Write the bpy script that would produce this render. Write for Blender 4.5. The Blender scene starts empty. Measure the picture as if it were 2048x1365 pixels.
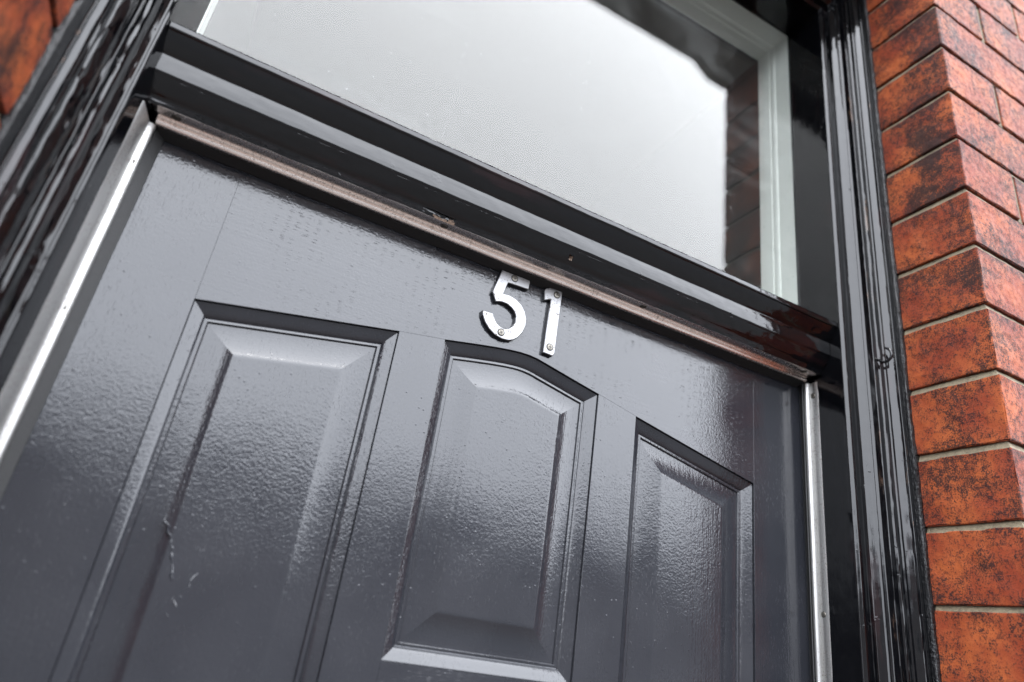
import bpy, bmesh, math, random
from mathutils import Vector, Matrix, noise as mnoise

random.seed(7)
scene = bpy.context.scene

# ------------------------------------------------------------------ camera
CAM = Vector((0.10, -0.56, 1.75))
cam_data = bpy.data.cameras.new("camera")
cam = bpy.data.objects.new("camera", cam_data)
scene.collection.objects.link(cam)
rot = Matrix(((0.8762428575857938, -0.30563312361658046, -0.37254106925043096),
              (-0.461060153652599, -0.3070261063548602, -0.8325614119873775),
              (0.14007851099909674, 0.9012898333859903, -0.4099446877218069)))
cam.matrix_world = Matrix.Translation(CAM) @ rot.to_4x4()
cam_data.sensor_width = 36.0
cam_data.sensor_fit = 'HORIZONTAL'
cam_data.lens = 23.562
cam_data.clip_start = 0.02
cam_data.clip_end = 500.0
cam_data.dof.use_dof = True
cam_data.dof.focus_distance = 0.685
cam_data.dof.aperture_fstop = 3.0
scene.camera = cam

# ------------------------------------------------------------------ world, sun, exposure
SUN_EL, SUN_AZ = math.radians(76), math.radians(205)
world = bpy.data.worlds.new("World")
scene.world = world
world.use_nodes = True
wn, wl = world.node_tree.nodes, world.node_tree.links
wn.clear()
w_out = wn.new('ShaderNodeOutputWorld')
w_bg = wn.new('ShaderNodeBackground')
w_sky = wn.new('ShaderNodeTexSky')
w_sky.sky_type = 'NISHITA'
w_sky.sun_disc = False
w_sky.sun_elevation = SUN_EL
w_sky.sun_rotation = SUN_AZ
w_sky.dust_density = 4.0
w_mix = wn.new('ShaderNodeMixRGB')          # overcast: the clear sky veiled by an even cloud layer
w_mix.inputs[0].default_value = 0.88
w_cloud = wn.new('ShaderNodeMixRGB')
w_cloud.inputs[1].default_value = (15.2, 15.9, 17.5, 1)   # towards the horizon
w_cloud.inputs[2].default_value = (29.0, 30.0, 32.0, 1)   # towards the zenith
w_tc = wn.new('ShaderNodeTexCoord')
w_sep = wn.new('ShaderNodeSeparateXYZ')
w_noise = wn.new('ShaderNodeTexNoise')
w_noise.inputs['Scale'].default_value = 1.6
w_noise.inputs['Detail'].default_value = 4
w_add = wn.new('ShaderNodeMath'); w_add.operation = 'MULTIPLY_ADD'
w_add.inputs[1].default_value = 0.35
wl.new(w_tc.outputs['Generated'], w_sep.inputs[0])
wl.new(w_tc.outputs['Generated'], w_noise.inputs['Vector'])
w_off = wn.new('ShaderNodeMath'); w_off.operation = 'SUBTRACT'; w_off.inputs[1].default_value = 0.17
wl.new(w_sep.outputs['Z'], w_off.inputs[0])
wl.new(w_noise.outputs['Fac'], w_add.inputs[0]); wl.new(w_off.outputs[0], w_add.inputs[2])
w_add.use_clamp = True
wl.new(w_add.outputs[0], w_cloud.inputs[0])
wl.new(w_sky.outputs[0], w_mix.inputs[1])
wl.new(w_cloud.outputs[0], w_mix.inputs[2])
wl.new(w_mix.outputs[0], w_bg.inputs['Color'])
w_bg.inputs['Strength'].default_value = 0.10
wl.new(w_bg.outputs[0], w_out.inputs['Surface'])

sun_data = bpy.data.lights.new("sun", 'SUN')
sun_data.energy = 0.5
sun_data.angle = math.radians(20)
sun_data.color = (1.0, 0.97, 0.93)
sun = bpy.data.objects.new("sun", sun_data)
scene.collection.objects.link(sun)
sd = Vector((math.sin(SUN_AZ) * math.cos(SUN_EL), math.cos(SUN_AZ) * math.cos(SUN_EL), math.sin(SUN_EL)))
sun.rotation_euler = sd.to_track_quat('Z', 'Y').to_euler()

scene.view_settings.view_transform = 'Standard'
scene.view_settings.look = 'None'
scene.view_settings.gamma = 1.0
scene.view_settings.exposure = 2.0
scene.render.engine = 'CYCLES'
scene.cycles.max_bounces = 10
scene.cycles.glossy_bounces = 5
scene.cycles.transparent_max_bounces = 12
scene.cycles.use_denoising = True

# ------------------------------------------------------------------ helpers
def tag(o, label=None, cat=None, group=None, kind=None):
    if label: o['label'] = label
    if cat:
        o['category'] = cat
        o['kind'] = 'thing'
    if group: o['group'] = group
    if kind: o['kind'] = kind
    return o

def wloc(o):
    v = Vector((0, 0, 0))
    while o is not None:
        v += o.location
        o = o.parent
    return v

def empty(name, loc, label, cat, group=None):
    o = bpy.data.objects.new(name, None)
    scene.collection.objects.link(o)
    o.location = loc
    o.empty_display_size = 0.05
    return tag(o, label, cat, group)

def obj(name, verts, faces, mats, parent=None, smooth=False, loc=None, fmat=None, sharp=None, uvs=None):
    """verts in WORLD coordinates; one mesh object."""
    if loc is None:
        loc = wloc(parent) if parent else Vector((0, 0, 0))
    loc = Vector(loc)
    me = bpy.data.meshes.new(name)
    me.from_pydata([tuple(Vector(v) - loc) for v in verts], [], faces)
    if not isinstance(mats, (list, tuple)): mats = [mats]
    for m in mats: me.materials.append(m)
    if fmat:
        for p, k in zip(me.polygons, fmat): p.material_index = k
    bm = bmesh.new(); bm.from_mesh(me)
    bmesh.ops.recalc_face_normals(bm, faces=bm.faces)
    bm.to_mesh(me); bm.free()
    if smooth:
        for p in me.polygons: p.use_smooth = True
        if sharp: me.set_sharp_from_angle(angle=math.radians(sharp))
    o = bpy.data.objects.new(name, me)
    scene.collection.objects.link(o)
    if parent is not None:
        o.parent = parent
        o.location = loc - wloc(parent)
    else:
        o.location = loc
    return o

def box(x0, x1, y0, y1, z0, z1):
    v = [(x, y, z) for x in (x0, x1) for y in (y0, y1) for z in (z0, z1)]
    f = [(0, 1, 3, 2), (4, 6, 7, 5), (0, 4, 5, 1), (2, 3, 7, 6), (0, 2, 6, 4), (1, 5, 7, 3)]
    return v, f

class MB:
    def __init__(s): s.v, s.f, s.m = [], [], []
    def add(s, v, f, m=0):
        n = len(s.v); s.v += [tuple(q) for q in v]
        s.f += [tuple(i + n for i in q) for q in f]; s.m += [m] * len(f)
    def box(s, *a, m=0): s.add(*box(*a), m)
    def obj(s, name, mats, parent=None, **k): return obj(name, s.v, s.f, mats, parent, fmat=s.m, **k)

def prism(poly, y0, y1):
    """polygon in xz (list) extruded in y"""
    n = len(poly)
    v = [(x, y0, z) for x, z in poly] + [(x, y1, z) for x, z in poly]
    f = [tuple(range(n)), tuple(range(2 * n - 1, n - 1, -1))] + [(i, (i + 1) % n, n + (i + 1) % n, n + i) for i in range(n)]
    return v, f

def sweep(rings, closed_ring=False, cap=True):
    n = len(rings[0]); v = [p for r in rings for p in r]; f = []
    for i in range(len(rings) - 1):
        for j in range(n if closed_ring else n - 1):
            a, b = i * n + j, i * n + (j + 1) % n
            f.append((a, b, b + n, a + n))
    if cap and closed_ring:
        f.append(tuple(range(n))); f.append(tuple(range(len(v) - n, len(v))))
    return v, f

def tube(path, r, seg=8):
    rings = []
    P = [Vector(p) for p in path]
    up = None
    for i, p in enumerate(P):
        t = (P[min(i + 1, len(P) - 1)] - P[max(i - 1, 0)]).normalized()
        if up is None:
            up = t.orthogonal().normalized()
        up = (up - t * up.dot(t)).normalized()
        s = t.cross(up)
        rr = r[i] if isinstance(r, (list, tuple)) else r
        rings.append([p + (up * math.cos(2 * math.pi * k / seg) + s * math.sin(2 * math.pi * k / seg)) * rr for k in range(seg)])
    return sweep(rings, True)

def crisp(P):
    """add points close to every corner so that smooth shading turns only there"""
    out = []
    for a, b in zip(P[:-1], P[1:]):
        out.append(a)
        for q in (.16, .84): out.append(tuple(u + (w - u) * q for u, w in zip(a, b)))
    out.append(P[-1])
    return out

def arange(a, b, d):
    n = max(1, int(round((b - a) / d)))
    return [a + (b - a) * i / n for i in range(n + 1)]

# ------------------------------------------------------------------ materials
class NT:
    def __init__(s, name):
        s.mat = bpy.data.materials.new(name); s.mat.use_nodes = True
        s.n, s.l = s.mat.node_tree.nodes, s.mat.node_tree.links
        s.b = s.n['Principled BSDF']; s.out = s.n['Material Output']
        s._c = None
    def new(s, t, **k):
        x = s.n.new(t)
        for a, b in k.items(): setattr(x, a, b)
        return x
    def link(s, a, b): s.l.new(a, b)
    def coord(s, scale=(1, 1, 1), off=(0, 0, 0)):
        if s._c is None: s._c = s.new('ShaderNodeTexCoord').outputs['Object']
        m = s.new('ShaderNodeMapping'); m.inputs['Scale'].default_value = scale; m.inputs['Location'].default_value = off
        s.link(s._c, m.inputs['Vector']); return m.outputs[0]
    def noise(s, vec, scale, detail=3, rough=.5, dist=0):
        x = s.new('ShaderNodeTexNoise'); s.link(vec, x.inputs['Vector'])
        x.inputs['Scale'].default_value = scale; x.inputs['Detail'].default_value = detail
        x.inputs['Roughness'].default_value = rough; x.inputs['Distortion'].default_value = dist
        return x.outputs['Fac']
    def voro(s, vec, scale):
        x = s.new('ShaderNodeTexVoronoi'); s.link(vec, x.inputs['Vector']); x.inputs['Scale'].default_value = scale
        return x.outputs['Distance'], x.outputs['Color']
    def math(s, op, a, b=None, clamp=False, c=None):
        x = s.new('ShaderNodeMath', operation=op, use_clamp=clamp)
        for i, q in enumerate((a, b, c)):
            if q is None: continue
            if isinstance(q, (int, float)): x.inputs[i].default_value = q
            else: s.link(q, x.inputs[i])
        return x.outputs[0]
    def ramp(s, fac, lo, hi, a=0., b=1.):
        x = s.new('ShaderNodeMapRange', interpolation_type='SMOOTHSTEP'); s.link(fac, x.inputs[0])
        for i, q in enumerate((lo, hi, a, b)): x.inputs[i + 1].default_value = q
        return x.outputs[0]
    def mix(s, fac, a, b):
        x = s.new('ShaderNodeMixRGB')
        for i, q in enumerate((fac, a, b)):
            if isinstance(q, (int, float)): x.inputs[i].default_value = q
            elif isinstance(q, tuple): x.inputs[i].default_value = q + ((1,) if len(q) == 3 else ())
            else: s.link(q, x.inputs[i])
        return x.outputs[0]
    def bump(s, h, dist, normal=None, strength=1.0):
        x = s.new('ShaderNodeBump'); x.inputs['Distance'].default_value = dist; x.inputs['Strength'].default_value = strength
        s.link(h, x.inputs['Height'])
        if normal is not None: s.link(normal, x.inputs['Normal'])
        return x.outputs[0]
    def attr(s, name):
        x = s.new('ShaderNodeAttribute'); x.attribute_name = name; return x
    def set(s, **k):
        for a, b in k.items():
            i = s.b.inputs[a.replace('_', ' ')]
            if isinstance(b, (int, float)): i.default_value = b
            elif isinstance(b, tuple): i.default_value = b + ((1,) if len(b) == 3 else ())
            else: s.link(b, i)
        return s.mat

def door_paint(name, along):
    """dark grey brushed gloss paint; grain along axis 'x' or 'z'"""
    t = NT(name)
    st = (18, 60, 420) if along == 'x' else (420, 60, 18)
    st2 = (5, 60, 120) if along == 'x' else (120, 60, 5)
    brush = t.noise(t.coord(st), 1.0, 2, .6)
    brush2 = t.noise(t.coord(st2), 1.0, 2, .5)
    peel = t.noise(t.coord(), 400, 2, .6)
    peel2 = t.noise(t.coord(), 130, 2, .5)
    big = t.noise(t.coord(), 14, 2, .5)
    # open grain pores: short dark nicks along the grain
    pst = (110, 300, 1900) if along == 'x' else (1900, 300, 110)
    pd, pc = t.voro(t.coord(pst), 1.0)
    sp = t.new('ShaderNodeSeparateColor'); t.link(pc, sp.inputs[0])
    pmask = t.math('MULTIPLY', t.ramp(pd, .12, .32, 1, 0), t.ramp(sp.outputs[0], .58, .66))
    clump = t.ramp(t.noise(t.coord(), 11, 4, .65), .40, .60, .12, 1)
    pmask = t.math('MULTIPLY', pmask, clump)
    # dust nibs and pits
    nd, nc = t.voro(t.coord(), 210)
    sn = t.new('ShaderNodeSeparateColor'); t.link(nc, sn.inputs[0])
    nibs = t.math('MULTIPLY', t.ramp(nd, .05, .26, 1, 0), t.ramp(sn.outputs[0], .80, .84))
    h = t.math('MULTIPLY', brush, .75)
    h = t.math('ADD', h, t.math('MULTIPLY', brush2, .6))
    h = t.math('ADD', h, t.math('MULTIPLY', peel, 1.0))
    h = t.math('ADD', h, t.math('MULTIPLY', peel2, .5))
    uneven = t.ramp(t.noise(t.coord(), 7, 2, .5), .35, .65, .45, 1.15)
    n1 = t.bump(t.math('MULTIPLY', t.math('SUBTRACT', h, 1.0), uneven), .00019)
    n2 = t.bump(t.math('SUBTRACT', t.math('MULTIPLY', nibs, .9), t.math('MULTIPLY', pmask, .6)), .00010, n1)
    col = t.mix(t.ramp(big, .3, .7), (.0138, .0148, .0184), (.0182, .0192, .0230))
    col = t.mix(t.math('MULTIPLY', pmask, .35), col, (.006, .006, .007))
    rough = t.math('ADD', t.ramp(big, .2, .8, .07, .12), t.math('MULTIPLY', pmask, .3))
    return t.set(Base_Color=col, Roughness=rough, Normal=n2, IOR=1.55)

M_PAINT_V = door_paint("door_paint_upright_grain", 'z')
M_PAINT_H = door_paint("door_paint_level_grain", 'x')

def black_gloss(name, along, lump=.00010, wear=True):
    t = NT(name)
    s1 = (14, 120, 120) if along == 'x' else (120, 120, 14)
    s2 = (40, 600, 600) if along == 'x' else (600, 600, 40)
    a = t.noise(t.coord(s1), 1.0, 3, .55)
    b = t.noise(t.coord(s2), 1.0, 2, .5)
    c = t.noise(t.coord(), 150, 3, .6)
    blob = t.ramp(t.noise(t.coord(), 45, 4, .7), .62, .72)
    h = t.math('ADD', t.math('MULTIPLY', a, .8), t.math('MULTIPLY', b, .26 if along == 'x' else .14))
    h = t.math('ADD', h, t.math('MULTIPLY', c, .32))
    n = t.bump(h, lump)
    n = t.bump(blob, .00014, n)
    col = (.0012, .0013, .0018)
    rough = t.ramp(c, .3, .8, .05, .12)
    # faint red-brown streaks mixed into the black along its length
    col = t.mix(t.ramp(t.noise(t.coord((7, 40, 40) if along == 'x' else (40, 40, 7)), 1.0, 4, .6), .56, .70), col, (.0085, .0036, .0042))
    if wear:
        w = t.attr('wear')
        caulk = t.math('MULTIPLY', t.math('MULTIPLY', w.outputs['Fac'], -1.0), 1.0, True)
        n = t.bump(t.math('MULTIPLY', t.noise(t.coord(), 230, 4, .7), caulk), .0020, n)
        rough = t.math('ADD', rough, t.math('MULTIPLY', caulk, .12))
        edge = t.ramp(t.noise(t.coord((60, 60, 12) if along == 'z' else (12, 60, 60)), 1.0, 4, .7), .60, .66)
        m = t.math('MULTIPLY', t.math('MAXIMUM', w.outputs['Fac'], 0.0), edge)
        col = t.mix(m, col, (.22, .135, .09))
        rough = t.math('ADD', rough, t.math('MULTIPLY', m, .5))
    return t.set(Base_Color=col, Roughness=rough, Normal=n, IOR=1.46)

M_BLACK_V = black_gloss("black_gloss_upright", 'z')
M_BLACK_H = black_gloss("black_gloss_level", 'x', .00015)

def metal(name, base, rough, along, dirt, dirtcol=(.10, .075, .055), lo=.55):
    t = NT(name)
    st = {'x': (6, 500, 500), 'z': (500, 500, 6), None: (160, 160, 160)}[along]
    a = t.noise(t.coord(st), 1.0, 3, .6)
    f = t.noise(t.coord(), 420, 3, .7)
    g = t.noise(t.coord(), 30, 3, .6)
    spots = t.math('MULTIPLY', t.ramp(f, lo, lo + .09), t.ramp(g, .36, .60))
    spots = t.math('MULTIPLY', spots, dirt, True)
    col = t.mix(spots, base, dirtcol)
    r = t.math('ADD', t.math('MULTIPLY', a, .12), rough - .06)
    r = t.math('ADD', r, t.math('MULTIPLY', spots, .3))
    return t.set(Base_Color=col, Metallic=t.math('SUBTRACT', 1.0, t.math('MULTIPLY', spots, .8)), Roughness=r,
                 Normal=t.bump(t.math('ADD', a, t.math('MULTIPLY', spots, -.8)), .00005))

M_ALU_H = metal("aluminium_level", (.97, .88, .82), .24, 'x', .35)
M_ALU_V = metal("aluminium_upright", (.38, .376, .366), .42, 'z', .6)
M_NUM = metal("satin_chrome", (.215, .215, .218), .34, None, 1.0, (.05, .035, .025), .555)
M_SCREW = metal("screw_steel", (.16, .15, .13), .40, None, .8)

def simple(name, col, rough, nscale=0, ndist=0, **k):
    t = NT(name)
    kw = dict(Base_Color=col, Roughness=rough); kw.update(k)
    if nscale: kw['Normal'] = t.bump(t.noise(t.coord(), nscale, 3, .6), ndist)
    return t.set(**kw)

M_SLOT = simple("screw_recess", (.02, .018, .016), .6)
t = NT("brush_pile")
M_BRUSH = t.set(Base_Color=(.010, .010, .010), Roughness=.55,
                Normal=t.bump(t.noise(t.coord(), 900, 2, .5), .0003))
M_WHITE = simple("white_gloss_lining", (.62, .635, .60), .3, 60, .0003)
M_WOOD = simple("bare_wood", (.085, .052, .032), .7, 220, .0006)
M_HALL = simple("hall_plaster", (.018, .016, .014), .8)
M_STONE = simple("lintel_stone", (.46, .45, .41), .75, 70, .001)

def glass_mat():
    t = NT("fanlight_glass")
    n, l = t.n, t.l
    n.remove(t.b)
    geo = t.new('ShaderNodeNewGeometry')
    ior = t.new('ShaderNodeMix'); ior.data_type = 'FLOAT'
    t.link(geo.outputs['Backfacing'], ior.inputs['Factor']); ior.inputs['A'].default_value = 1.52; ior.inputs['B'].default_value = 1 / 1.52
    bumpn = t.bump(t.noise(t.coord(), 3.0, 1, .5), .0004)
    fr = t.new('ShaderNodeFresnel'); t.link(ior.outputs[0], fr.inputs['IOR'])
    tr = t.new('ShaderNodeBsdfTransparent'); tr.inputs['Color'].default_value = (.965, .975, .965, 1)
    gl = t.new('ShaderNodeBsdfGlossy'); gl.inputs['Roughness'].default_value = 0.0; gl.inputs['Color'].default_value = (.72, .708, .685, 1)
    t.link(bumpn, gl.inputs['Normal'])
    m1 = t.new('ShaderNodeMixShader'); t.link(fr.outputs[0], m1.inputs[0]); t.link(tr.outputs[0], m1.inputs[1]); t.link(gl.outputs[0], m1.inputs[2])
    # film of grime: sparse specks, vertical runs
    d = t.new('ShaderNodeBsdfDiffuse'); d.inputs['Color'].default_value = (.42, .43, .42, 1)
    gd, gc = t.voro(t.coord(), 95); gs = t.new('ShaderNodeSeparateColor'); t.link(gc, gs.inputs[0])
    sp = t.math('MULTIPLY', t.ramp(gd, .05, .14, 1, 0), t.ramp(gs.outputs[0], .86, .90))
    run = t.math('MULTIPLY', t.ramp(t.noise(t.coord((70, 1, 1.2)), 1.0, 3, .6), .62, .75), t.ramp(t.noise(t.coord(), 90, 3, .7), .5, .7))
    smear = t.ramp(t.noise(t.coord((4, 1, 10)), 1.0, 4, .6, 1.5), .48, .75)
    fac = t.math('ADD', t.math('MULTIPLY', sp, .30), t.math('MULTIPLY', run, .14))
    fac = t.math('ADD', fac, t.math('MULTIPLY', smear, .05))
    fac = t.math('ADD', fac, .008, True)
    m2 = t.new('ShaderNodeMixShader'); t.link(fac, m2.inputs[0]); t.link(m1.outputs[0], m2.inputs[1]); t.link(d.outputs[0], m2.inputs[2])
    t.link(m2.outputs[0], t.out.inputs['Surface'])
    return t.mat
M_GLASS = glass_mat()

def brick_mat():
    t = NT("red_brick")
    a = t.attr('tint'); sc = t.new('ShaderNodeSeparateColor'); t.link(a.outputs['Color'], sc.inputs[0])
    R, G, B = sc.outputs
    off = t.new('ShaderNodeCombineXYZ')
    t.link(t.math('MULTIPLY', B, 37.0), off.inputs[0]); t.link(t.math('MULTIPLY', B, 91.0), off.inputs[1]); t.link(t.math('MULTIPLY', G, 53.0), off.inputs[2])
    add = t.new('ShaderNodeVectorMath', operation='ADD'); t.link(t.coord(), add.inputs[0]); t.link(off.outputs[0], add.inputs[1])
    v = add.outputs[0]
    n1 = t.noise(v, 20, 4, .6); n2 = t.noise(v, 130, 4, .65); n3 = t.noise(v, 600, 3, .7); n4 = t.noise(v, 38, 5, .65)
    col = t.mix(R, (.400, .102, .024), (.165, .029, .012))
    col = t.mix(t.math('MULTIPLY', t.ramp(n1, .35, .7), .55), col, (.375, .102, .027))
    col = t.mix(t.math('MULTIPLY', t.ramp(n2, .45, .7), .45), col, (.17, .037, .015))
    # soot and kiln burning: patches broken up by fine speckle
    n5 = t.noise(v, 16, 2, .5)
    edge = t.attr('rim')
    # soft kiln burn, strongest where the brick carries it, broken up by speckle
    q = t.math('ADD', t.math('MULTIPLY', t.math('SUBTRACT', n5, .5), .6), t.math('MULTIPLY', t.math('SUBTRACT', n4, .5), .5))
    q = t.math('ADD', q, t.math('MULTIPLY', t.math('SUBTRACT', n3, .5), 1.15))
    q = t.math('ADD', q, t.math('MULTIPLY', t.math('SUBTRACT', n2, .5), .75))
    q = t.math('ADD', q, t.math('MULTIPLY', t.math('SUBTRACT', G, .5), .42))
    q = t.math('ADD', q, t.math('MULTIPLY', edge.outputs['Fac'], .075))
    burn = t.ramp(q, .10, .46, 0, .93)
    # small separate soot spots
    w = t.math('ADD', t.math('MULTIPLY', t.math('SUBTRACT', t.noise(v, 95, 3, .6), .5), 1.0), t.math('MULTIPLY', t.math('SUBTRACT', n3, .5), .6))
    w = t.math('ADD', w, t.math('MULTIPLY', t.math('SUBTRACT', n5, .5), .5))
    spots = t.ramp(w, .12, .20, 0, .85)
    soot = t.math('MAXIMUM', burn, spots)
    col = t.mix(soot, col, (.012, .009, .009))
    t.b.inputs['Specular IOR Level'].default_value = .18
    # scattered pale splashes
    vd, vc = t.voro(v, 40); s2 = t.new('ShaderNodeSeparateColor'); t.link(vc, s2.inputs[0])
    pale = t.math('MULTIPLY', t.ramp(vd, .05, .09, 1, 0), t.ramp(s2.outputs[0], .94, .95))
    col = t.mix(pale, col, (.62, .64, .60))
    h = t.math('ADD', t.math('MULTIPLY', n2, .5), t.math('MULTIPLY', n3, .35))
    h = t.math('ADD', h, t.math('MULTIPLY', n1, .8))
    rough = t.ramp(n2, .3, .7, .55, .75)
    return t.set(Base_Color=col, Roughness=rough, Normal=t.bump(h, .0011), IOR=1.45)
M_BRICK = brick_mat()
t = NT("lime_mortar")
mn = t.noise(t.coord(), 260, 4, .7)
M_MORTAR = t.set(Base_Color=t.mix(t.ramp(mn, .35, .7), (.155, .125, .08), (.10, .08, .052)), Roughness=.9, Normal=t.bump(mn, .0012))

# ------------------------------------------------------------------ key dimensions (metres)
XL, XR = -0.020, 0.757           # inner arrises of the frame
XLG = -0.0105                    # left jamb face where it meets door and glass
BL, BR = -0.063, 0.808           # brick reveals
YF, YB = -0.205, -0.104          # house face; where frame meets brick
ZH = 2.7205                      # head of the fanlight opening
ZS = 2.1045                      # soffit of the transom
COURSE, Z0 = 0.0778, 2.0

# ------------------------------------------------------------------ setting: ground, road, hall
def flat(name, x0, x1, y0, y1, z, mat):
    o = obj(name, [(x0, y0, z), (x1, y0, z), (x1, y1, z), (x0, y1, z)], [(0, 1, 2, 3)], mat)
    return tag(o, kind='structure')

def paving(name, c1, c2, sc):
    t = NT(name)
    br = t.new('ShaderNodeTexBrick'); t.link(t.coord(), br.inputs['Vector'])
    br.inputs['Scale'].default_value = sc; br.inputs['Color1'].default_value = c1 + (1,); br.inputs['Color2'].default_value = c2 + (1,)
    br.inputs['Mortar'].default_value = (.03, .027, .025, 1)
    n = t.noise(t.coord(), 12, 4, .6)
    return t.set(Base_Color=t.mix(t.math('MULTIPLY', n, .5), br.outputs['Color'], (.022, .019, .018)), Roughness=.75)
flat("ground", -250, 250, -250, 250, -.02, simple("earth", (.025, .023, .021), .9))
flat("path", -3.5, 4.5, -2.6, -.21, .0, paving("red_quarry_tiles", (.034, .022, .018), (.028, .020, .017), 5))
flat("pavement", -60, 60, -4.8, -2.6, -.005, paving("paving_slabs", (.024, .023, .0225), (.020, .0195, .019), 1.4))
flat("road", -60, 60, -12.5, -4.8, -.012, simple("asphalt", (.024, .024, .025), .85, 60, .004))
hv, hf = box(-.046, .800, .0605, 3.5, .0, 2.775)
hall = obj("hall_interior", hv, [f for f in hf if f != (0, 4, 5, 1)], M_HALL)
tag(hall, kind='structure')

# ------------------------------------------------------------------ houses across the street (seen mirrored in the paint and the pane)
M_FARBRICK = simple("far_brick", (.150, .138, .136), .85)
M_SLATE = simple("slate", (.10, .105, .115), .6)
M_FARGLASS = simple("far_window_glass", (.03, .032, .035), .08)
M_FARWHITE = simple("far_white_paint", (.6, .6, .58), .5)
terrace = empty("terraced_house", (2, -19, 0), "row of brick terraced houses with slate roof across the street, mirrored in the door", "house")
TX0, TX1, TY = -34, 40, -19.0
mb = MB(); mb.box(TX0, TX1, TY - 8, TY, -.02, 4.9); mb.obj("wall", M_FARBRICK, terrace)
mb = MB()
mb.add([(TX0, TY + .25, 4.85), (TX1, TY + .25, 4.85), (TX1, TY - 4, 6.5), (TX0, TY - 4, 6.5), (TX0, TY - 8.2, 4.85), (TX1, TY - 8.2, 4.85)],
       [(0, 1, 2, 3), (3, 2, 5, 4), (0, 3, 4), (1, 5, 2)])
roof = mb.obj("roof", M_SLATE, terrace)
for k in range(13):
    x = TX0 + 3 + k * 5.6
    mb = MB(); mb.box(x - .35, x + .35, TY - 4.5, TY - 3.5, 6.2, 7.3); mb.obj("chimney", M_FARBRICK, roof)
    for zc in (1.5, 3.7):
        mb = MB(); mb.box(x + .8, x + 2.2, TY - .02, TY + .05, zc - .75, zc + .75); w_ = mb.obj("window", M_FARWHITE, terrace)
        mb = MB(); mb.box(x + .88, x + 2.12, TY + .052, TY + .06, zc - .67, zc + .67); mb.obj("pane", M_FARGLASS, w_)

# ------------------------------------------------------------------ brick wall
def brick_box(mb, x0, x1, y0, y1, z0, z1, tints, rims, tint, step=.013, jit=.0006, burn=None):
    """one brick with eased edges and slightly uneven faces (front -y, both x ends, top, bottom)"""
    def seg(a, b):
        e = .0013
        n = max(1, int((b - a) / step))
        return [a, a + e] + [a + (b - a) * i / n for i in range(1, n)] + [b - e, b]
    xs, ys, zs = seg(x0, x1), seg(y0, y1), seg(z0, z1)
    idx = {}
    cx, cy, cz = (x0 + x1) / 2, (y0 + y1) / 2, (z0 + z1) / 2
    r = .0013
    def vert(i, j, k):
        key = (i, j, k)
        if key in idx: return idx[key]
        p = Vector((xs[i], ys[j], zs[k]))
        q = Vector((min(max(p.x, x0 + r), x1 - r), min(max(p.y, y0 + r), y1 - r), min(max(p.z, z0 + r), z1 - r)))
        d = p - q
        if d.length > 1e-9 and sum(abs(c) > 1e-9 for c in d) > 1:
            p = q + d.normalized() * r
            p -= d.normalized() * max(0, mnoise.noise(p * 130) + mnoise.noise(p * 420) * .6 - .05) * .0026
        nz = mnoise.noise_vector(p * 45 + Vector((tint[2] * 50, 0, 0))) * jit * 1.2 + mnoise.noise_vector(p * 160) * jit
        idx[key] = len(mb.v); mb.v.append(tuple(p + nz))
        return idx[key]
    X, Y, Z = len(xs) - 1, len(ys) - 1, len(zs) - 1
    fs = []
    for i in range(X):
        for k in range(Z):
            fs.append((vert(i, 0, k), vert(i + 1, 0, k), vert(i + 1, 0, k + 1), vert(i, 0, k + 1)))
    for j in range(Y):
        for k in range(Z):
            fs.append((vert(0, j, k), vert(0, j, k + 1), vert(0, j + 1, k + 1), vert(0, j + 1, k)))
            fs.append((vert(X, j, k), vert(X, j + 1, k), vert(X, j + 1, k + 1), vert(X, j, k + 1)))
    for i in range(X):
        for j in range(Y):
            fs.append((vert(i, j, 0), vert(i, j + 1, 0), vert(i + 1, j + 1, 0), vert(i + 1, j, 0)))
            fs.append((vert(i, j, Z), vert(i + 1, j, Z), vert(i + 1, j + 1, Z), vert(i, j + 1, Z)))
    for f in fs:
        mb.f.append(f); mb.m.append(0)
        tints.append(tint)
        rim = []
        for vi in f:
            p = mb.v[vi]
            d = [min(abs(p[0] - x0), abs(p[0] - x1)), min(abs(p[1] - y0), abs(p[1] - y1)), min(abs(p[2] - z0), abs(p[2] - z1))]
            d.sort(); rim.append(max(0., 1 - d[1] / .010) + (burn(p) if burn else 0))
        rims.append(rim)

def mortar_bed(mb, tints, rims, corners, z, joint):
    """weather-struck bed joint: flush at the bottom, set back under the brick above. corners: path of (x,y), with inward normals"""
    (path, back) = corners
    rows = []
    for (x, y), (bx, by) in zip(path, back):
        rows.append([(x + bx * .0006, y + by * .0006, z - joint / 2 - .0015), (x + bx * .0050, y + by * .0050, z + joint / 2 + .0015)])
    v, f = sweep(rows, cap=False)
    mb.add(v, f, 1)
    tints += [(0, 0, 0)] * len(f); rims += [[0] * 4] * len(f)

def lerp_path(pts, step):
    out = []
    for (a, b) in zip(pts[:-1], pts[1:]):
        d = math.hypot(b[0] - a[0], b[1] - a[1]); n = max(1, int(d / step))
        for i in range(n): out.append((a[0] + (b[0] - a[0]) * i / n, a[1] + (b[1] - a[1]) * i / n))
    out.append(pts[-1]); return out

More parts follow.
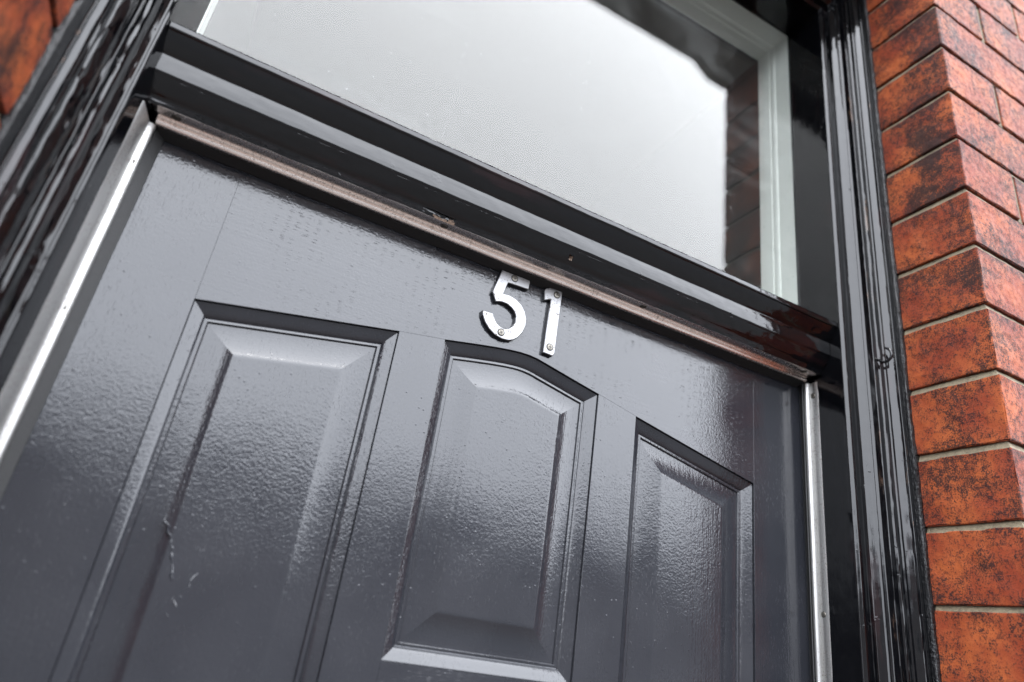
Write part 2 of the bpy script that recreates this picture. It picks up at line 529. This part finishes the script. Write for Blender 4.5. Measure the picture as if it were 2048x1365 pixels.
JOINT = .0068
wall = empty("brick_wall", (.37, -.12, 0), "red brick house wall with sooty bricks and pale mortar joints around the doorway", "wall")
PRESET = {  # brick at the right reveal by course index: (red, soot, seed)
    8: (.2, .30, .13), 7: (.1, .40, .41), 6: (.05, .42, .77), 5: (.3, .50, .22), 4: (.2, .62, .58), 3: (.7, .62, .91), 2: (.3, .95, .35),
    1: (.9, .50, .66), 0: (.1, .90, .18), -1: (.85, .52, .84), -2: (.8, .50, .09), -3: (.35, .72, .49), -4: (.5, .6, .3)}
def pier(side):
    mb = MB(); tints, rims = [], []
    k0, k1 = -25, 10
    for k in range(k0, k1 + 1):
        z0, z1 = Z0 + COURSE * k + JOINT / 2, Z0 + COURSE * (k + 1) - JOINT / 2
        if z0 < 0: z0 = .005
        if z1 > 2.823: z1 = 2.819
        if z1 - z0 < .012: continue
        near = -6 <= k
        step = .0125 if near else .06
        x = BR if side > 0 else -BL
        first = True
        lim = 1.45 if side > 0 else .85
        pos = x
        even = (k % 2 == 0)
        i = 0
        while pos < lim:
            if first: L = .1085 if even else .2145
            else: L = .1085 if (i % 2 == (1 if not even else 0)) else .2145
            L = min(L, lim + .02 - pos) if pos + L > lim else L
            a, b = pos, pos + L
            if side < 0: a, b = -b, -a
            tint = (random.random(), random.random() * .62, random.random())
            if first and side > 0 and k in PRESET: tint = PRESET[k]
            if first and side < 0: tint = (.25, .55 if k % 2 else .62, random.random())
            dy = random.uniform(-.0006, .0006)
            dz = random.uniform(-.0006, .0006)
            burn = None
            if first and side > 0 and k >= 2:
                amt = {8: 1.0, 7: 2.2, 6: 2.4, 5: 2.0, 4: 3.0, 3: .6, 2: 1.6}.get(k, 1.2)
                burn = lambda p, amt=amt: amt * math.exp(-((p[1] + .172) / .030) ** 2) * (1.0 if p[0] < BR + .01 else .35)
            elif first and side < 0:
                burn = lambda p: 2.2 * math.exp(-((p[1] + .150) / .022) ** 2)
            brick_box(mb, a, b, YF + dy, -.10, z0 + dz, z1 + dz, tints, rims, tint, step if pos < x + .35 else .05, burn=burn)
            # perpend
            p0, p1 = (b, b + JOINT) if side > 0 else (a - JOINT, a)
            vv, ff = box(p0 - .001, p1 + .001, YF + .0022, -.11, z0 - .002, z1 + .002)
            mb.add(vv, ff, 1); tints += [(0, 0, 0)] * 6; rims += [[0] * 4] * 6
            pos += L + JOINT; first = False; i += 1
    for k in range(k0, k1 + 2):
        z = Z0 + COURSE * k
        if z < .03 or z > 2.80: continue
        if side > 0:
            path = lerp_path([(BR, -.098), (BR, YF), (1.46, YF)], .01)
            back = [((1, 0) if (p[1] > YF + 1e-6) else ((1, 1) if abs(p[0] - BR) < 1e-6 else (0, 1))) for p in path]
        else:
            path = lerp_path([(BL, -.098), (BL, YF), (-.86, YF)], .01)
            back = [((-1, 0) if (p[1] > YF + 1e-6) else ((-1, 1) if abs(p[0] - BL) < 1e-6 else (0, 1))) for p in path]
        path = [(p[0] + mnoise.noise(Vector((p[0] * 120, p[1] * 120, z * 9))) * .0007 * abs(b[0]), p[1] + mnoise.noise(Vector((p[0] * 120, p[1] * 120, z * 9 + 5))) * .0007 * abs(b[1])) for p, b in zip(path, back)]
        mortar_bed(mb, tints, rims, (path, back), z, JOINT)
    # solid masonry behind the facing bricks
    if side > 0: vv, ff = box(BR + .02, 1.45, -.099, .299, 0, 2.80)
    else: vv, ff = box(-.84, BL - .02, -.099, .299, 0, 2.80)
    mb.add(vv, ff, 1); tints += [(0, 0, 0)] * 6; rims += [[0] * 4] * 6
    o = mb.obj("pier", [M_BRICK, M_MORTAR], wall)
    me = o.data
    # (normals were recalculated, face order kept)
    ca = me.color_attributes.new("tint", 'FLOAT_COLOR', 'CORNER')
    ra = me.attributes.new("rim", 'FLOAT', 'CORNER')
    for p, tn, rm in zip(me.polygons, tints, rims):
        for li in p.loop_indices:
            ca.data[li].color = (tn[0], tn[1], tn[2], 1)
        for li in p.loop_indices:
            vi = me.loops[li].vertex_index
            ra.data[li].value = rm[0] if max(rm) == min(rm) else rm[list(p.vertices).index(vi) % len(rm)]
    return o
pr_ = pier(1); tag(pr_, "sooty red brick pier with sharp corner right of the door")
pl_ = pier(-1); tag(pl_, "dark stained brick pier left of the door")
mb = MB()
mb.add(*prism([(-.30, 2.824), (BL - .0, 2.824), (BL + .0, 2.798), (BL + .042, 2.798), (BL + .080, 2.8255), (.728, 2.8255), (.766, 2.798), (BR, 2.798), (BR, 2.824), (1.05, 2.824), (1.05, 3.04), (-.30, 3.04)], YF - .004, -.085))
mb.obj("lintel", M_STONE, wall)
mb = MB(); mb.box(-.84, 1.45, YF + .003, .299, 3.045, 4.6); mb.box(-.84, 1.45, -.08, .299, 2.8265, 3.044)
mb.box(-.84, -.305, YF + .003, -.085, 2.826, 3.04); mb.box(1.055, 1.45, YF + .003, -.085, 2.826, 3.04)
mb.obj("upper_wall", M_FARBRICK, wall)

# ------------------------------------------------------------------ door frame
frame = empty("doorcase", (.37, -.03, 0), "black gloss painted timber doorcase with moulded jambs and transom around the grey door", "door frame")
PROFILE = [  # (s outward, e forward) in mm from the arris, wear weight
    (13, -113, 0), (13, -80, 0), (13, -59, 0), (0, -57.5, 0), (0, -45, 0), (0, -32, 0), (0, -20, 0), (0, -10, 0), (0, -4, 0), (.05, -1.0, 0), (.35, -.1, 0), (1.0, .70, 0), (2.7, 2.1, 0), (3.2, 2.75, 0), (4.4, 3.05, 0),
    (8.0, 2.9, 0), (12.75, 2.5, 0), (12.95, 3.6, 0), (13.15, 6.6, 0), (13.5, 7.5, 0), (15.2, 9.3, 0), (17.4, 11.3, 0), (19.0, 13.0, 0), (19.9, 14.6, 0), (20.6, 14.9, 0),
    (20.75, 13.0, 0), (20.95, 13.2, 0), (21.0, 15.3, 0), (22.6, 16.9, 0), (22.95, 17.6, 0), (24.0, 23.4, .25), (24.5, 24.0, .25), (28.0, 23.8, 0), (31.9, 23.6, 0),
    (33.4, 25.0, .4), (33.75, 26.0, .3), (34.0, 29.2, 0), (35.1, 30.4, 0), (35.35, 32.3, 0), (37.0, 34.2, 0), (39.2, 36.1, 0), (40.7, 37.2, 0), (40.95, 37.9, 0), (41.15, 40.0, .3), (41.6, 40.4, 1), (42.6, 40.3, .8),
    (45.4, 40.0, 0), (45.9, 41.2, -.6), (46.3, 44.6, -.8), (47.0, 46.2, -1), (49.0, 46.7, -1), (52.0, 46.9, -1), (56.0, 46.7, -1), (60.0, 45.0, -1)]
PROFILE = crisp(PROFILE)
YA = -.0635
def lumps(p, amp):
    q = Vector((p[0] * 60, p[1] * 60, p[2] * 14)); q2 = Vector((p[0] * 190, p[1] * 190, p[2] * 75))
    return (mnoise.noise(q) * .5 + mnoise.noise(q2) * .5) * amp
def set_wear(o, weights, nring):
    at = o.data.attributes.new("wear", 'FLOAT', 'POINT')
    for i in range(len(o.data.vertices)):
        at.data[i].value = weights[i % nring]
def jamb(side):
    rings = []
    steps = arange(0, 1.5, .15)[:-1] + arange(1.5, 2.7205, .0035)
    for z in steps:
        ring = []
        for s, e, w in PROFILE:
            s_, e_ = s / 1000, e / 1000
            zz = z if z < 2.7 else z + s_ * (z - 2.7) / .0205
            if side > 0:
                x = XR + s_; y = YA - e_
            else:
                sl = 0
                if e < -1.4: sl = (XLG - XL) * min(1, (-e) / 57.5)
                x = XL - s_ * .83 + sl; y = YA - e_
            amp = .00028 if side > 0 else .0005
            if 23 < s < 34: amp = .00045 if side > 0 else .0011
            if s > 46.5: amp = .0014
            if s == 0: amp = .0002
            d = lumps((x, y, zz), amp)
            dd = lumps((x + 7, y, zz), amp)
            ring.append((x + d, y + dd, zz))
        rings.append(ring)
    # close the back
    v, f = sweep(rings, cap=False)
    n = len(PROFILE)
    o = obj("jamb", v, f, M_BLACK_V, frame, smooth=True, sharp=28)
    set_wear(o, [w for _, _, w in PROFILE], n)
    return o
jr = jamb(1)
jl = jamb(-1)
tag(jr, "right black jamb with narrow upright mouldings beside the sharp brick corner")
tag(jl, "left black jamb with lumpy flaking gloss paint")
# head
rings = []
for tt in arange(0, 1, .01):
    ring = []
    for s, e, w in PROFILE:
        s_, e_ = s / 1000, e / 1000
        sl = (XLG - XL) * min(1, (-e) / 57.5) if e < -1.4 else 0
        xa, xb = XL - s_ * .83 + sl, XR + s_
        x = xa + (xb - xa) * tt
        y = YA - e_; z = ZH + s_
        d = lumps((z, y, x), .0005)
        ring.append((x, y + d, z + d))
    rings.append(ring)
v, f = sweep(rings, cap=False)
o = obj("head", v, f, M_BLACK_H, frame, smooth=True, sharp=28); set_wear(o, [w for _, _, w in PROFILE], len(PROFILE))
mb = MB(); mb.box(BL + .004, BR - .004, -.098, .05, ZH + .056, 2.8235); mb.obj("head_board", M_BLACK_H, frame)

# transom
TP = [(.030, 2.186), (-.008, 2.186), (-.030, 2.178), (-.0575, 2.1695), (-.0594, 2.1687), (-.0601, 2.1674), (-.0601, 2.1630), (-.0595, 2.1616), (-.0584, 2.1609),
      (-.0573, 2.1588), (-.0559, 2.1562), (-.0543, 2.1535), (-.0525, 2.1508), (-.0507, 2.1482), (-.0491, 2.1461), (-.0479, 2.1448),
      (-.0476, 2.1440), (-.0478, 2.1400), (-.0478, 2.1360), (-.0477, 2.1320), (-.0474, 2.1278), (-.0468, 2.1264), (-.0460, 2.1255),
      (-.0455, 2.1244), (-.0440, 2.1220), (-.0424, 2.1195), (-.0408, 2.1171), (-.0392, 2.1149), (-.0378, 2.1133), (-.0366, 2.1122),
      (-.0358, 2.1112), (-.0352, 2.1100), (-.0347, 2.1085), (-.0342, 2.1070), (-.0335, 2.1056), (-.0326, 2.1046), (-.030, 2.1045), (-.012, 2.1045), (.05, 2.1045)]
TP = crisp(TP)
LOWBEAD = set(range(90, 108))
rings = []
xs_t = arange(-.0185, .7565, .0016)
for x in xs_t:
    ring = []
    for i, (y, z) in enumerate(TP):
        a = .0005 if i < 69 else .0009
        if i in LOWBEAD: a = .0009
        d = (mnoise.noise(Vector((x * 22, y * 90, z * 90))) * .6 + mnoise.noise(Vector((x * 95, y * 160, z * 160))) * .4) * a
        if i >= 108: d = 0
        # the chip in the lower bead
        if i in LOWBEAD and .222 < x < .258:
            ch = min(1, (x - .222) / .02, (.258 - x) / .006)
            y2 = y + .0022 * ch + mnoise.noise(Vector((x * 400, y * 400, z * 400))) * .0006
        else: y2 = y
        hd = math.hypot(x - .383, z - 2.1178)
        if y < -.030 and hd < .004: y2 += .0025 * max(0, 1 - hd / .0025) - .0007 * max(0, 1 - abs(hd - .003) / .001)
        ring.append((x, y2 - d, z + d * .5))
    rings.append(ring)
v, f = sweep(rings, cap=False)
fm = []
n = len(TP)
for i in range(len(rings) - 1):
    xm = (xs_t[i] + xs_t[i + 1]) / 2
    for j in range(n - 1):
        bare = 93 <= j <= 107 and .226 < xm < .2568 and (j - 93) / 14 + mnoise.noise(Vector((xm * 260, j * .2, 3))) * .5 > max(.15, (.250 - xm) / .026)
        hole = abs(xm - .383) < .0019 and abs(TP[j][1] - 2.1178) < .0016 and TP[j][0] < -.030
        fm.append(1 if bare or hole else 0)
transom = obj("transom", v, f, [M_BLACK_H, M_WOOD], frame, smooth=True, sharp=24, fmat=fm)
tag(transom, "black moulded transom rail with a chipped lower edge over the door")

# draught strips
def strip(name, prof, p0, p1, mat, axis, n=120):
    """prof: list of (u,y); axis 'x': u=z ; axis 'z': u=x"""
    rings = []
    for i in range(n + 1):
        s = p0 + (p1 - p0) * i / n
        d = mnoise.noise(Vector((s * 14, 3, 1))) * .0004
        rings.append([(s, y, u + d) if axis == 'x' else (u + d, y, s) for u, y in prof])
    v, f = sweep(rings, True)
    return v, f
def nose(u0, sgn, yn, hh, r, yweb, th=.0007):
    """closed profile: flat web from yweb to the nose, half-round nose at yn (towards the door); u measured from surface u0 along sgn"""
    P = [(u0 + sgn * .0001, yweb), (u0 + sgn * th, yweb + .0018), (u0 + sgn * th, yn - 2 * r - .0012), (u0 + sgn * (th * .45), yn - 2 * r - .0007), (u0 + sgn * (th * .45), yn - 2 * r - .0002)]
    for k in range(9):
        a = math.pi * (1 - k / 8)
        P.append((u0 + sgn * (hh - r + r * math.sin(a)), yn - r + r * math.cos(a)))
    P.append((u0 + sgn * .0002, yn))
    return P
def screwhead(parent, c, nrm, r, cross=True, sink=0.0):
    """countersunk screw: dished disc with a rim and a cross recess, facing nrm"""
    nrm = Vector(nrm).normalized(); a = nrm.orthogonal().normalized(); b = nrm.cross(a)
    c = Vector(c); seg = 20; mb = MB()
    rad = [r * 1.20, r * .96, r * .86, r * .5, r * .0]
    hgt = [.00006, .0001, .0005, .0007, .0008]
    rings = []
    for rr, h in zip(rad[:-1], hgt[:-1]):
        rings.append([c + nrm * h + (a * math.cos(2 * math.pi * k / seg) + b * math.sin(2 * math.pi * k / seg)) * rr for k in range(seg)])
    v, f = sweep(rings, False, False)
    f = []
    for i in range(len(rings) - 1):
        for j in range(seg):
            p, q = i * seg + j, i * seg + (j + 1) % seg
            f.append((p, q, q + seg, p + seg))
    f.append(tuple(range(len(v) - seg, len(v))))
    ms = [1 if i < seg else 0 for i in range(len(f))]
    for q, m in zip(f, ms): mb.f.append(q); mb.m.append(m)
    mb.v += [tuple(p) for p in v]
    if cross:
        ang = random.random() * 1.5
        for k in range(2):
            u = a * math.cos(ang + k * math.pi / 2) + b * math.sin(ang + k * math.pi / 2); w = nrm.cross(u)
            o_ = c + nrm * (.00074 + .00003 * k)
            pts = [o_ + u * sx * r * .52 + w * sy * r * .13 for sx, sy in ((-1, -1), (1, -1), (1, 1), (-1, 1))]
            mb.add(pts, [(0, 1, 2, 3)], 1)
    return mb.obj("screw", [M_SCREW, M_SLOT], parent)

# top strip
prof = nose(ZS, -1, -.0105, .0050, .0034, -.0345)
v, f = strip("t", prof, -.0075, .7505, M_ALU_H, 'x')
ts = obj("draught_strip", v, f, M_ALU_H, frame, smooth=True, sharp=40)
tag(ts, "brownish aluminium draught strip under the transom")
for x in (.007, .2487, .4865, .732): screwhead(ts, (x, -.0285, ZS - .0007), (0, 0, -1), .0032, False)
v, f = strip("b", [(ZS - .0004, -.0104), (ZS - .0034, -.0106), (ZS - .0046, -.0102), (2.0962, -.0010), (2.0962, -.0003), (ZS - .0004, -.0003)], -.007, .7515, M_BRUSH, 'x')
obj("brush_seal", v, f, M_BRUSH, ts)
# left strip (on the slightly splayed left jamb face) and right strip
ZB = 0.16
prof = nose(-.0125, 1, -.0085, .0062, .0040, -.0430)
prof[0] = (-.0172, -.0430); prof[1] = (-.0156, -.0412)
v, f = strip("l", prof, ZB, ZS - .0062, M_ALU_V, 'z', 220)
ls = obj("draught_strip", v, f, M_ALU_V, frame, smooth=True, sharp=40)
tag(ls, "bright aluminium draught strip down the left side of the door")
for z in (2.058, 1.925, 1.62): screwhead(ls, (-.0088, -.0148, z), (1, -.55, 0), .0026, False)
v, f = strip("b", [(-.0122, -.0084), (-.0068, -.0086), (-.0062, -.0080), (.0006, -.0012), (.0006, -.0003), (-.0122, -.0003)], ZB, 2.1038, M_BRUSH, 'z')
obj("brush_seal", v, f, M_BRUSH, ls)
prof = nose(XR, -1, -.0085, .0052, .0034, -.0275)
v, f = strip("r", prof, ZB, ZS - .0060, M_ALU_V, 'z', 220)
rs = obj("draught_strip", v, f, M_ALU_V, frame, smooth=True, sharp=40)
tag(rs, "silver aluminium draught strip down the right side of the door")
for z in (2.081, 1.8275, 1.55): screwhead(rs, (XR - .0007, -.0205, z), (-1, 0, 0), .0031, False)
v, f = strip("b", [(XR - .0004, -.0084), (XR - .0044, -.0086), (XR - .0052, -.0080), (.7575 - .0010, -.0012), (.7575 - .0010, -.0003), (XR - .0001, -.0003)], ZB, 2.1038, M_BRUSH, 'z')
obj("brush_seal", v, f, M_BRUSH, rs)
# cup hook screwed into the right jamb
hp_ = [(.783, -.078, 2.1195), (.785, -.083, 2.119), (.785, -.087, 2.119), (.785, -.0895, 2.1172), (.785, -.092, 2.1150), (.785, -.095, 2.1136), (.785, -.0985, 2.1138), (.785, -.1015, 2.1160), (.785, -.1025, 2.1195), (.785, -.1015, 2.1235), (.785, -.099, 2.1262), (.785, -.0965, 2.1276)]
hp = [(.785, -.083 + (y + .083) * 1.28, 2.119 + (z - 2.119) * 1.28) for _, y, z in hp_]
v, f = tube(hp, [.0028, .0023, .0018, .0017, .0017, .0017, .0017, .0017, .0017, .0017, .0016, .0012], 10)
tag(obj("cup_hook", v, f, simple("black_enamel", (.004, .004, .005), .15), frame, smooth=True), "small black cup hook screwed into the right jamb")

# ------------------------------------------------------------------ fanlight
fan = empty("fanlight_window", (.37, -.006, 2.19), "clear fanlight window with white inner lining above the black transom, mirroring pale sky", "window")
fx0, fx1, fz0, fz1 = -.0205, XR, 2.189, ZH
mb = MB(); mb.box(fx0 - .006, fx1 + .006, -.0075, -.0035, fz0 - .006, fz1 + .006)
mb.obj("pane", M_GLASS, fan)
LP = [(0.0006, -.0030), (0.0006, .012), (0.0006, .024), (.0016, .0243), (.0024, .0262), (.0028, .0290), (.0024, .0318), (.0016, .0330), (.0018, .0344), (.0034, .0348), (.0036, .046), (.0036, .057), (-.02, .057)]
rings = []
for (cx, cz, sx, sz) in ((fx0, fz0, 1, 1), (fx1, fz0, -1, 1), (fx1, fz1, -1, -1), (fx0, fz1, 1, -1), (fx0, fz0, 1, 1)):
    rings.append([(cx + sx * o_, y, cz + sz * o_) for o_, y in LP])
v, f = sweep(rings, cap=False)
obj("lining", v, f, M_WHITE, fan)

# ------------------------------------------------------------------ door
door = empty("door", (.38, .0, .15), "dark grey gloss panelled front door with a peaked row of raised panels", "front door")
DX0, DX1, DZ0, DZ1 = -.012, .7685, .15, 2.118
TH = .044
SLX, SRX = .0665, .6773
ARCH = [(.0665, 1.9676), (.2367, 1.9972), (.2815, 2.0040), (.3149, 2.0103), (.3350, 2.0138), (.3500, 2.0160), (.3620, 2.0172), (.3720, 2.0174), (.3820, 2.0165), (.3940, 2.0140), (.4150, 2.0096), (.4353, 2.0053), (.4590, 2.0005), (.5076, 1.9898), (.6773, 1.9556)]
def arch_between(x0, x1):
    def zat(x):
        for (a, za), (b, zb) in zip(ARCH[:-1], ARCH[1:]):
            if a <= x <= b: return za + (zb - za) * (x - a) / (b - a)
    pts = [(x0, zat(x0))] + [p for p in ARCH if x0 + 1e-4 < p[0] < x1 - 1e-4] + [(x1, zat(x1))]
    return pts
G = 0.0
def plate(name, poly, mat, label=None):
    """flat timber with softly eased front edges, polygon in xz (counter-clockwise)"""
    n = len(poly)
    ins = inset(poly, .00014)
    v = [(x, .00016, z) for x, z in poly] + [(x, 0, z) for x, z in ins] + [(x, TH, z) for x, z in poly]
    f = [tuple(range(n, 2 * n))]
    for i in range(n):
        j = (i + 1) % n
        f.append((i, j, n + j, n + i)); f.append((2 * n + i, 2 * n + j, j, i))
    f.append(tuple(range(3 * n - 1, 2 * n - 1, -1)))
    o = obj(name, v, f, mat, door)
    if label: tag(o, label)
    return o
def inset(poly, d):
    n = len(poly); out = []
    area = sum(poly[i][0] * poly[(i + 1) % n][1] - poly[(i + 1) % n][0] * poly[i][1] for i in range(n))
    sg = 1 if area > 0 else -1
    for i in range(n):
        p0, p1, p2 = (Vector(poly[i - 1]), Vector(poly[i]), Vector(poly[(i + 1) % n]))
        a = (p1 - p0).normalized(); b = (p2 - p1).normalized()
        na = Vector((-a.y, a.x)) * sg; nb = Vector((-b.y, b.x)) * sg
        m = (na + nb); m = m / max(m.length_squared, 1e-9) * 2
        q = p1 + m * d
        out.append((q.x, q.y))
    return out
plate("stile", [(DX0, DZ0), (SLX - G, DZ0), (SLX - G, DZ1), (DX0, DZ1)], M_PAINT_V, "grey stile at the left edge of the door")
plate("stile", [(SRX + G, DZ0), (DX1, DZ0), (DX1, DZ1), (SRX + G, DZ1)], M_PAINT_V, "grey stile at the right edge of the door")
top = arch_between(SLX, SRX)
plate("top_rail", [(x, z + G) for x, z in top] + [(SRX, DZ1), (SLX, DZ1)], M_PAINT_H)
MZ = .98
for a, b, lab in ((.2367, .2815, "muntin between the left and centre panels"), (.4586, .5076, "muntin between the centre and right panels")):
    seg = arch_between(a, b)
    plate("muntin", [(a + 0, MZ + G), (b - 0, MZ + G)] + [(x, z - G) for x, z in reversed(seg)], M_PAINT_V, lab)
CB = 1.7250
plate("cross_rail", [(.2815 + G, 1.610), (.4586 - G, 1.610), (.4586 - G, CB), (.2815 + G, CB)], M_PAINT_H)
plate("lock_rail", [(SLX, .80), (SRX, .80), (SRX, MZ), (SLX, MZ)], M_PAINT_H)
plate("bottom_rail", [(SLX, DZ0), (SRX, DZ0), (SRX, .36), (SLX, .36)], M_PAINT_H)
plate("muntin", [(.350, .36 + G), (.393, .36 + G), (.393, .80 - G), (.350, .80 - G)], M_PAINT_V)

MOULD = [(0, TH * .5), (0, .0031), (.0007, .0027), (.0014, .0029), (.0028, .0036), (.0046, .0045), (.0066, .0055), (.0086, .0066), (.0102, .0077), (.0114, .0089), (.0118, .0096),
         (.0124, .0097), (.0144, .0093), (.0150, .0098), (.0155, .0112), (.0157, .0150)]
BEV0, BEV1 = .0156, .0405
def subdiv_poly(poly, step):
    out = []
    n = len(poly)
    for i in range(n):
        a, b = Vector(poly[i]), Vector(poly[(i + 1) % n]); m = max(1, int((b - a).length / step))
        for k in range(m): out.append(tuple(a + (b - a) * k / m))
    return out
def outline(x0, x1, z0, top, ns):
    """inset outline of a panel: straight sides, top edge following top(x) pulled in square to itself"""
    def at(d):
        pts = [(x0 + d, z0 + d), (x1 - d, z0 + d)]
        for i in range(ns):
            x = x1 - d + (x0 + d - x1 + d) * i / (ns - 1)
            sl = (top(x + .004) - top(x - .004)) / .008
            pts.append((x, top(x) - d * math.sqrt(1 + sl * sl)))
        return pts
    return at
def panel(at, label, extra=None):
    poly = at(0)
    def rings_of(pr):
        return [[(x, y, z) for x, z in at(d)] for d, y in pr]
    n = len(poly)
    def mitres(o, nr):
        me = o.data
        corner = {0, 1, 2, n - 1}
        at_ = me.attributes.get('sharp_edge') or me.attributes.new('sharp_edge', 'BOOLEAN', 'EDGE')
        for e in me.edges:
            a, b = e.vertices
            if max(a, b) < n * nr and a % n == b % n and a % n in corner: at_.data[e.index].value = True
    bev = [(BEV0, .0140)]
    for k in range(0, 11):
        q = k / 10
        bev.append((BEV0 + (BEV1 - BEV0) * q,   .0114 - .0052 * q ** 2.2))
    bev += [(BEV1 + .0007, .00594), (BEV1 + .0014, .00578), (BEV1 + .0022, .00569), (BEV1 + .0032, .00565), (BEV1 + .0060, .00565)]
    R = rings_of(crisp(bev))
    mb = MB()
    v = [p for r in R for p in r]; f = []
    for i in range(len(R) - 1):
        for j in range(n):
            a, b = i * n + j, i * n + (j + 1) % n
            f.append((a, b, b + n, a + n))
    f.append(tuple(range(len(v) - n, len(v))))
    mb.add(v, f)
    if extra:
        for path, rr in extra:
            vv, ff = tube(path, rr, 8); mb.add(vv, ff)
    p = mb.obj("panel", M_PAINT_V, door, smooth=True, sharp=30)
    mitres(p, len(R))
    tag(p, label)
    R = rings_of(crisp(MOULD))
    v = [q for r in R for q in r]; f = []
    for i in range(len(R) - 1):
        for j in range(n):
            a, b = i * n + j, i * n + (j + 1) % n
            f.append((a, b, b + n, a + n))
    mo = obj("moulding", v, f, M_PAINT_V, p, smooth=True, sharp=34)
    mitres(mo, len(R))
    return p
def runs(pts, y=.0036, r=.0017):
    path = []
    P = [Vector((a, y, b)) for a, b in pts]
    for a, b in zip(P[:-1], P[1:]):
        m = max(2, int((b - a).length / .0016))
        for k in range(m):
            q = a + (b - a) * k / m
            q += Vector((mnoise.noise(q * 260), 0, mnoise.noise(q * 260 + Vector((9, 0, 0))))) * .0024
            path.append(q)
    path.append(P[-1])
    m = len(path)
    rr = [r * (.55 + .6 * abs(mnoise.noise(q * 170))) * min(1, (i + .4) / 4, (m - i - .6) / 3) for i, q in enumerate(path)]
    return path, rr
def arch_z(x):
    for (a, za), (b, zb) in zip(ARCH[:-1], ARCH[1:]):
        if x <= b or (b, zb) == ARCH[-1]:
            return za + (zb - za) * (x - a) / (b - a)
def line(xa, xb):
    za, zb = arch_z(xa), arch_z(xb)
    return lambda x: za + (zb - za) * (x - xa) / (xb - xa)
drips = [runs([(.0985, 1.800), (.1025, 1.7945), (.1100, 1.781), (.1160, 1.765), (.1190, 1.752)], .0064),
         runs([(.1195, 1.749), (.1256, 1.7428), (.1215, 1.7404)], .0064), runs([(.1205, 1.737), (.1234, 1.7352)], .0042),
         runs([(.134, 1.770), (.132, 1.7609), (.1293, 1.7553), (.1259, 1.7524)], .0064)]
panel(outline(SLX, .2367, MZ, line(SLX, .2367), 2), "left panel with sloping top and runs in the paint", drips)
panel(outline(.2815, .4586, CB, arch_z, 33), "centre panel with peaked top under the numerals")
panel(outline(.5076, SRX, MZ, line(.5076, SRX), 2), "right panel with top sloping down to the right")
panel(outline(.2815, .4586, MZ, lambda x: 1.610, 2), "plain panel below the peaked centre panel")
panel(outline(SLX, .350, .36, lambda x: .80, 2), "bottom left panel")
panel(outline(.393, SRX, .36, lambda x: .80, 2), "bottom right panel")

# numerals
FIVE = [(0.32536, 2.09669), (0.35817, 2.09682), (0.35875, 2.09439), (0.358, 2.08598), (0.33446, 2.08491), (0.33285, 2.0791), (0.33114, 2.07094), (0.33816, 2.07155), (0.34557, 2.07004), (0.35295, 2.06562), (0.35768, 2.05971), (0.36068, 2.05218), (0.36086, 2.04421), (0.35847, 2.03641), (0.35405, 2.02898), (0.34917, 2.02488), (0.34451, 2.0229), (0.33722, 2.02207), (0.32908, 2.02381), (0.32147, 2.02841), (0.31608, 2.03427), (0.31303, 2.04), (0.31195, 2.04501), (0.32341, 2.04554), (0.32565, 2.04112), (0.3288, 2.03704), (0.33322, 2.03429), (0.33828, 2.03362), (0.34294, 2.03564), (0.3468, 2.03976), (0.349, 2.045), (0.34878, 2.05093), (0.34632, 2.05557), (0.34219, 2.05911), (0.33679, 2.06116), (0.3307, 2.06142), (0.32404, 2.05933), (0.31888, 2.06911)]
ONE = [(0.37688, 2.09323), (0.37877, 2.09524), (0.38227, 2.09744), (0.38705, 2.09843), (0.39807, 2.09835), (0.39807, 2.08551), (0.39782, 2.05413), (0.39784, 2.02593), (0.39578, 2.02239), (0.38481, 2.02312), (0.38502, 2.05781), (0.38546, 2.0844), (0.37834, 2.0813)]
def numeral(poly, label, screws):
    n = len(poly); ins = inset(poly, .0006)
    ys = [(-.0002, poly), (-.0044, poly), (-.0050, ins)]
    v = [(x, y, z) for y, P in ys for x, z in P]
    f = []
    fm = []
    for i in range(2):
        for j in range(n):
            a, b = i * n + j, i * n + (j + 1) % n
            f.append((a, b, b + n, a + n)); fm.append(1 if i == 0 else 0)
    f.append(tuple(range(2 * n, 3 * n))); fm.append(0)
    o = obj("house_number", v, f, [M_NUM, M_PAINT_V], door, fmat=fm)
    tag(o, label)
    for x, z in screws: screwhead(o, (x, -.0051, z), (0, -1, 0), .0034)
    return o
numeral(FIVE, "silver metal numeral 5", [(0.34043, 2.09208), (0.33511, 2.02824)])
numeral(ONE, "silver metal numeral 1", [(0.39161, 2.09205), (0.39126, 2.03083)])

# door step
mb = MB(); mb.box(BL + .003, BR - .003, -.30, .10, .0, .145)
st = mb.obj("door_step", simple("step_stone", (.06, .055, .05), .8, 60, .001))
tag(st, "worn stone step at the foot of the door", "step")
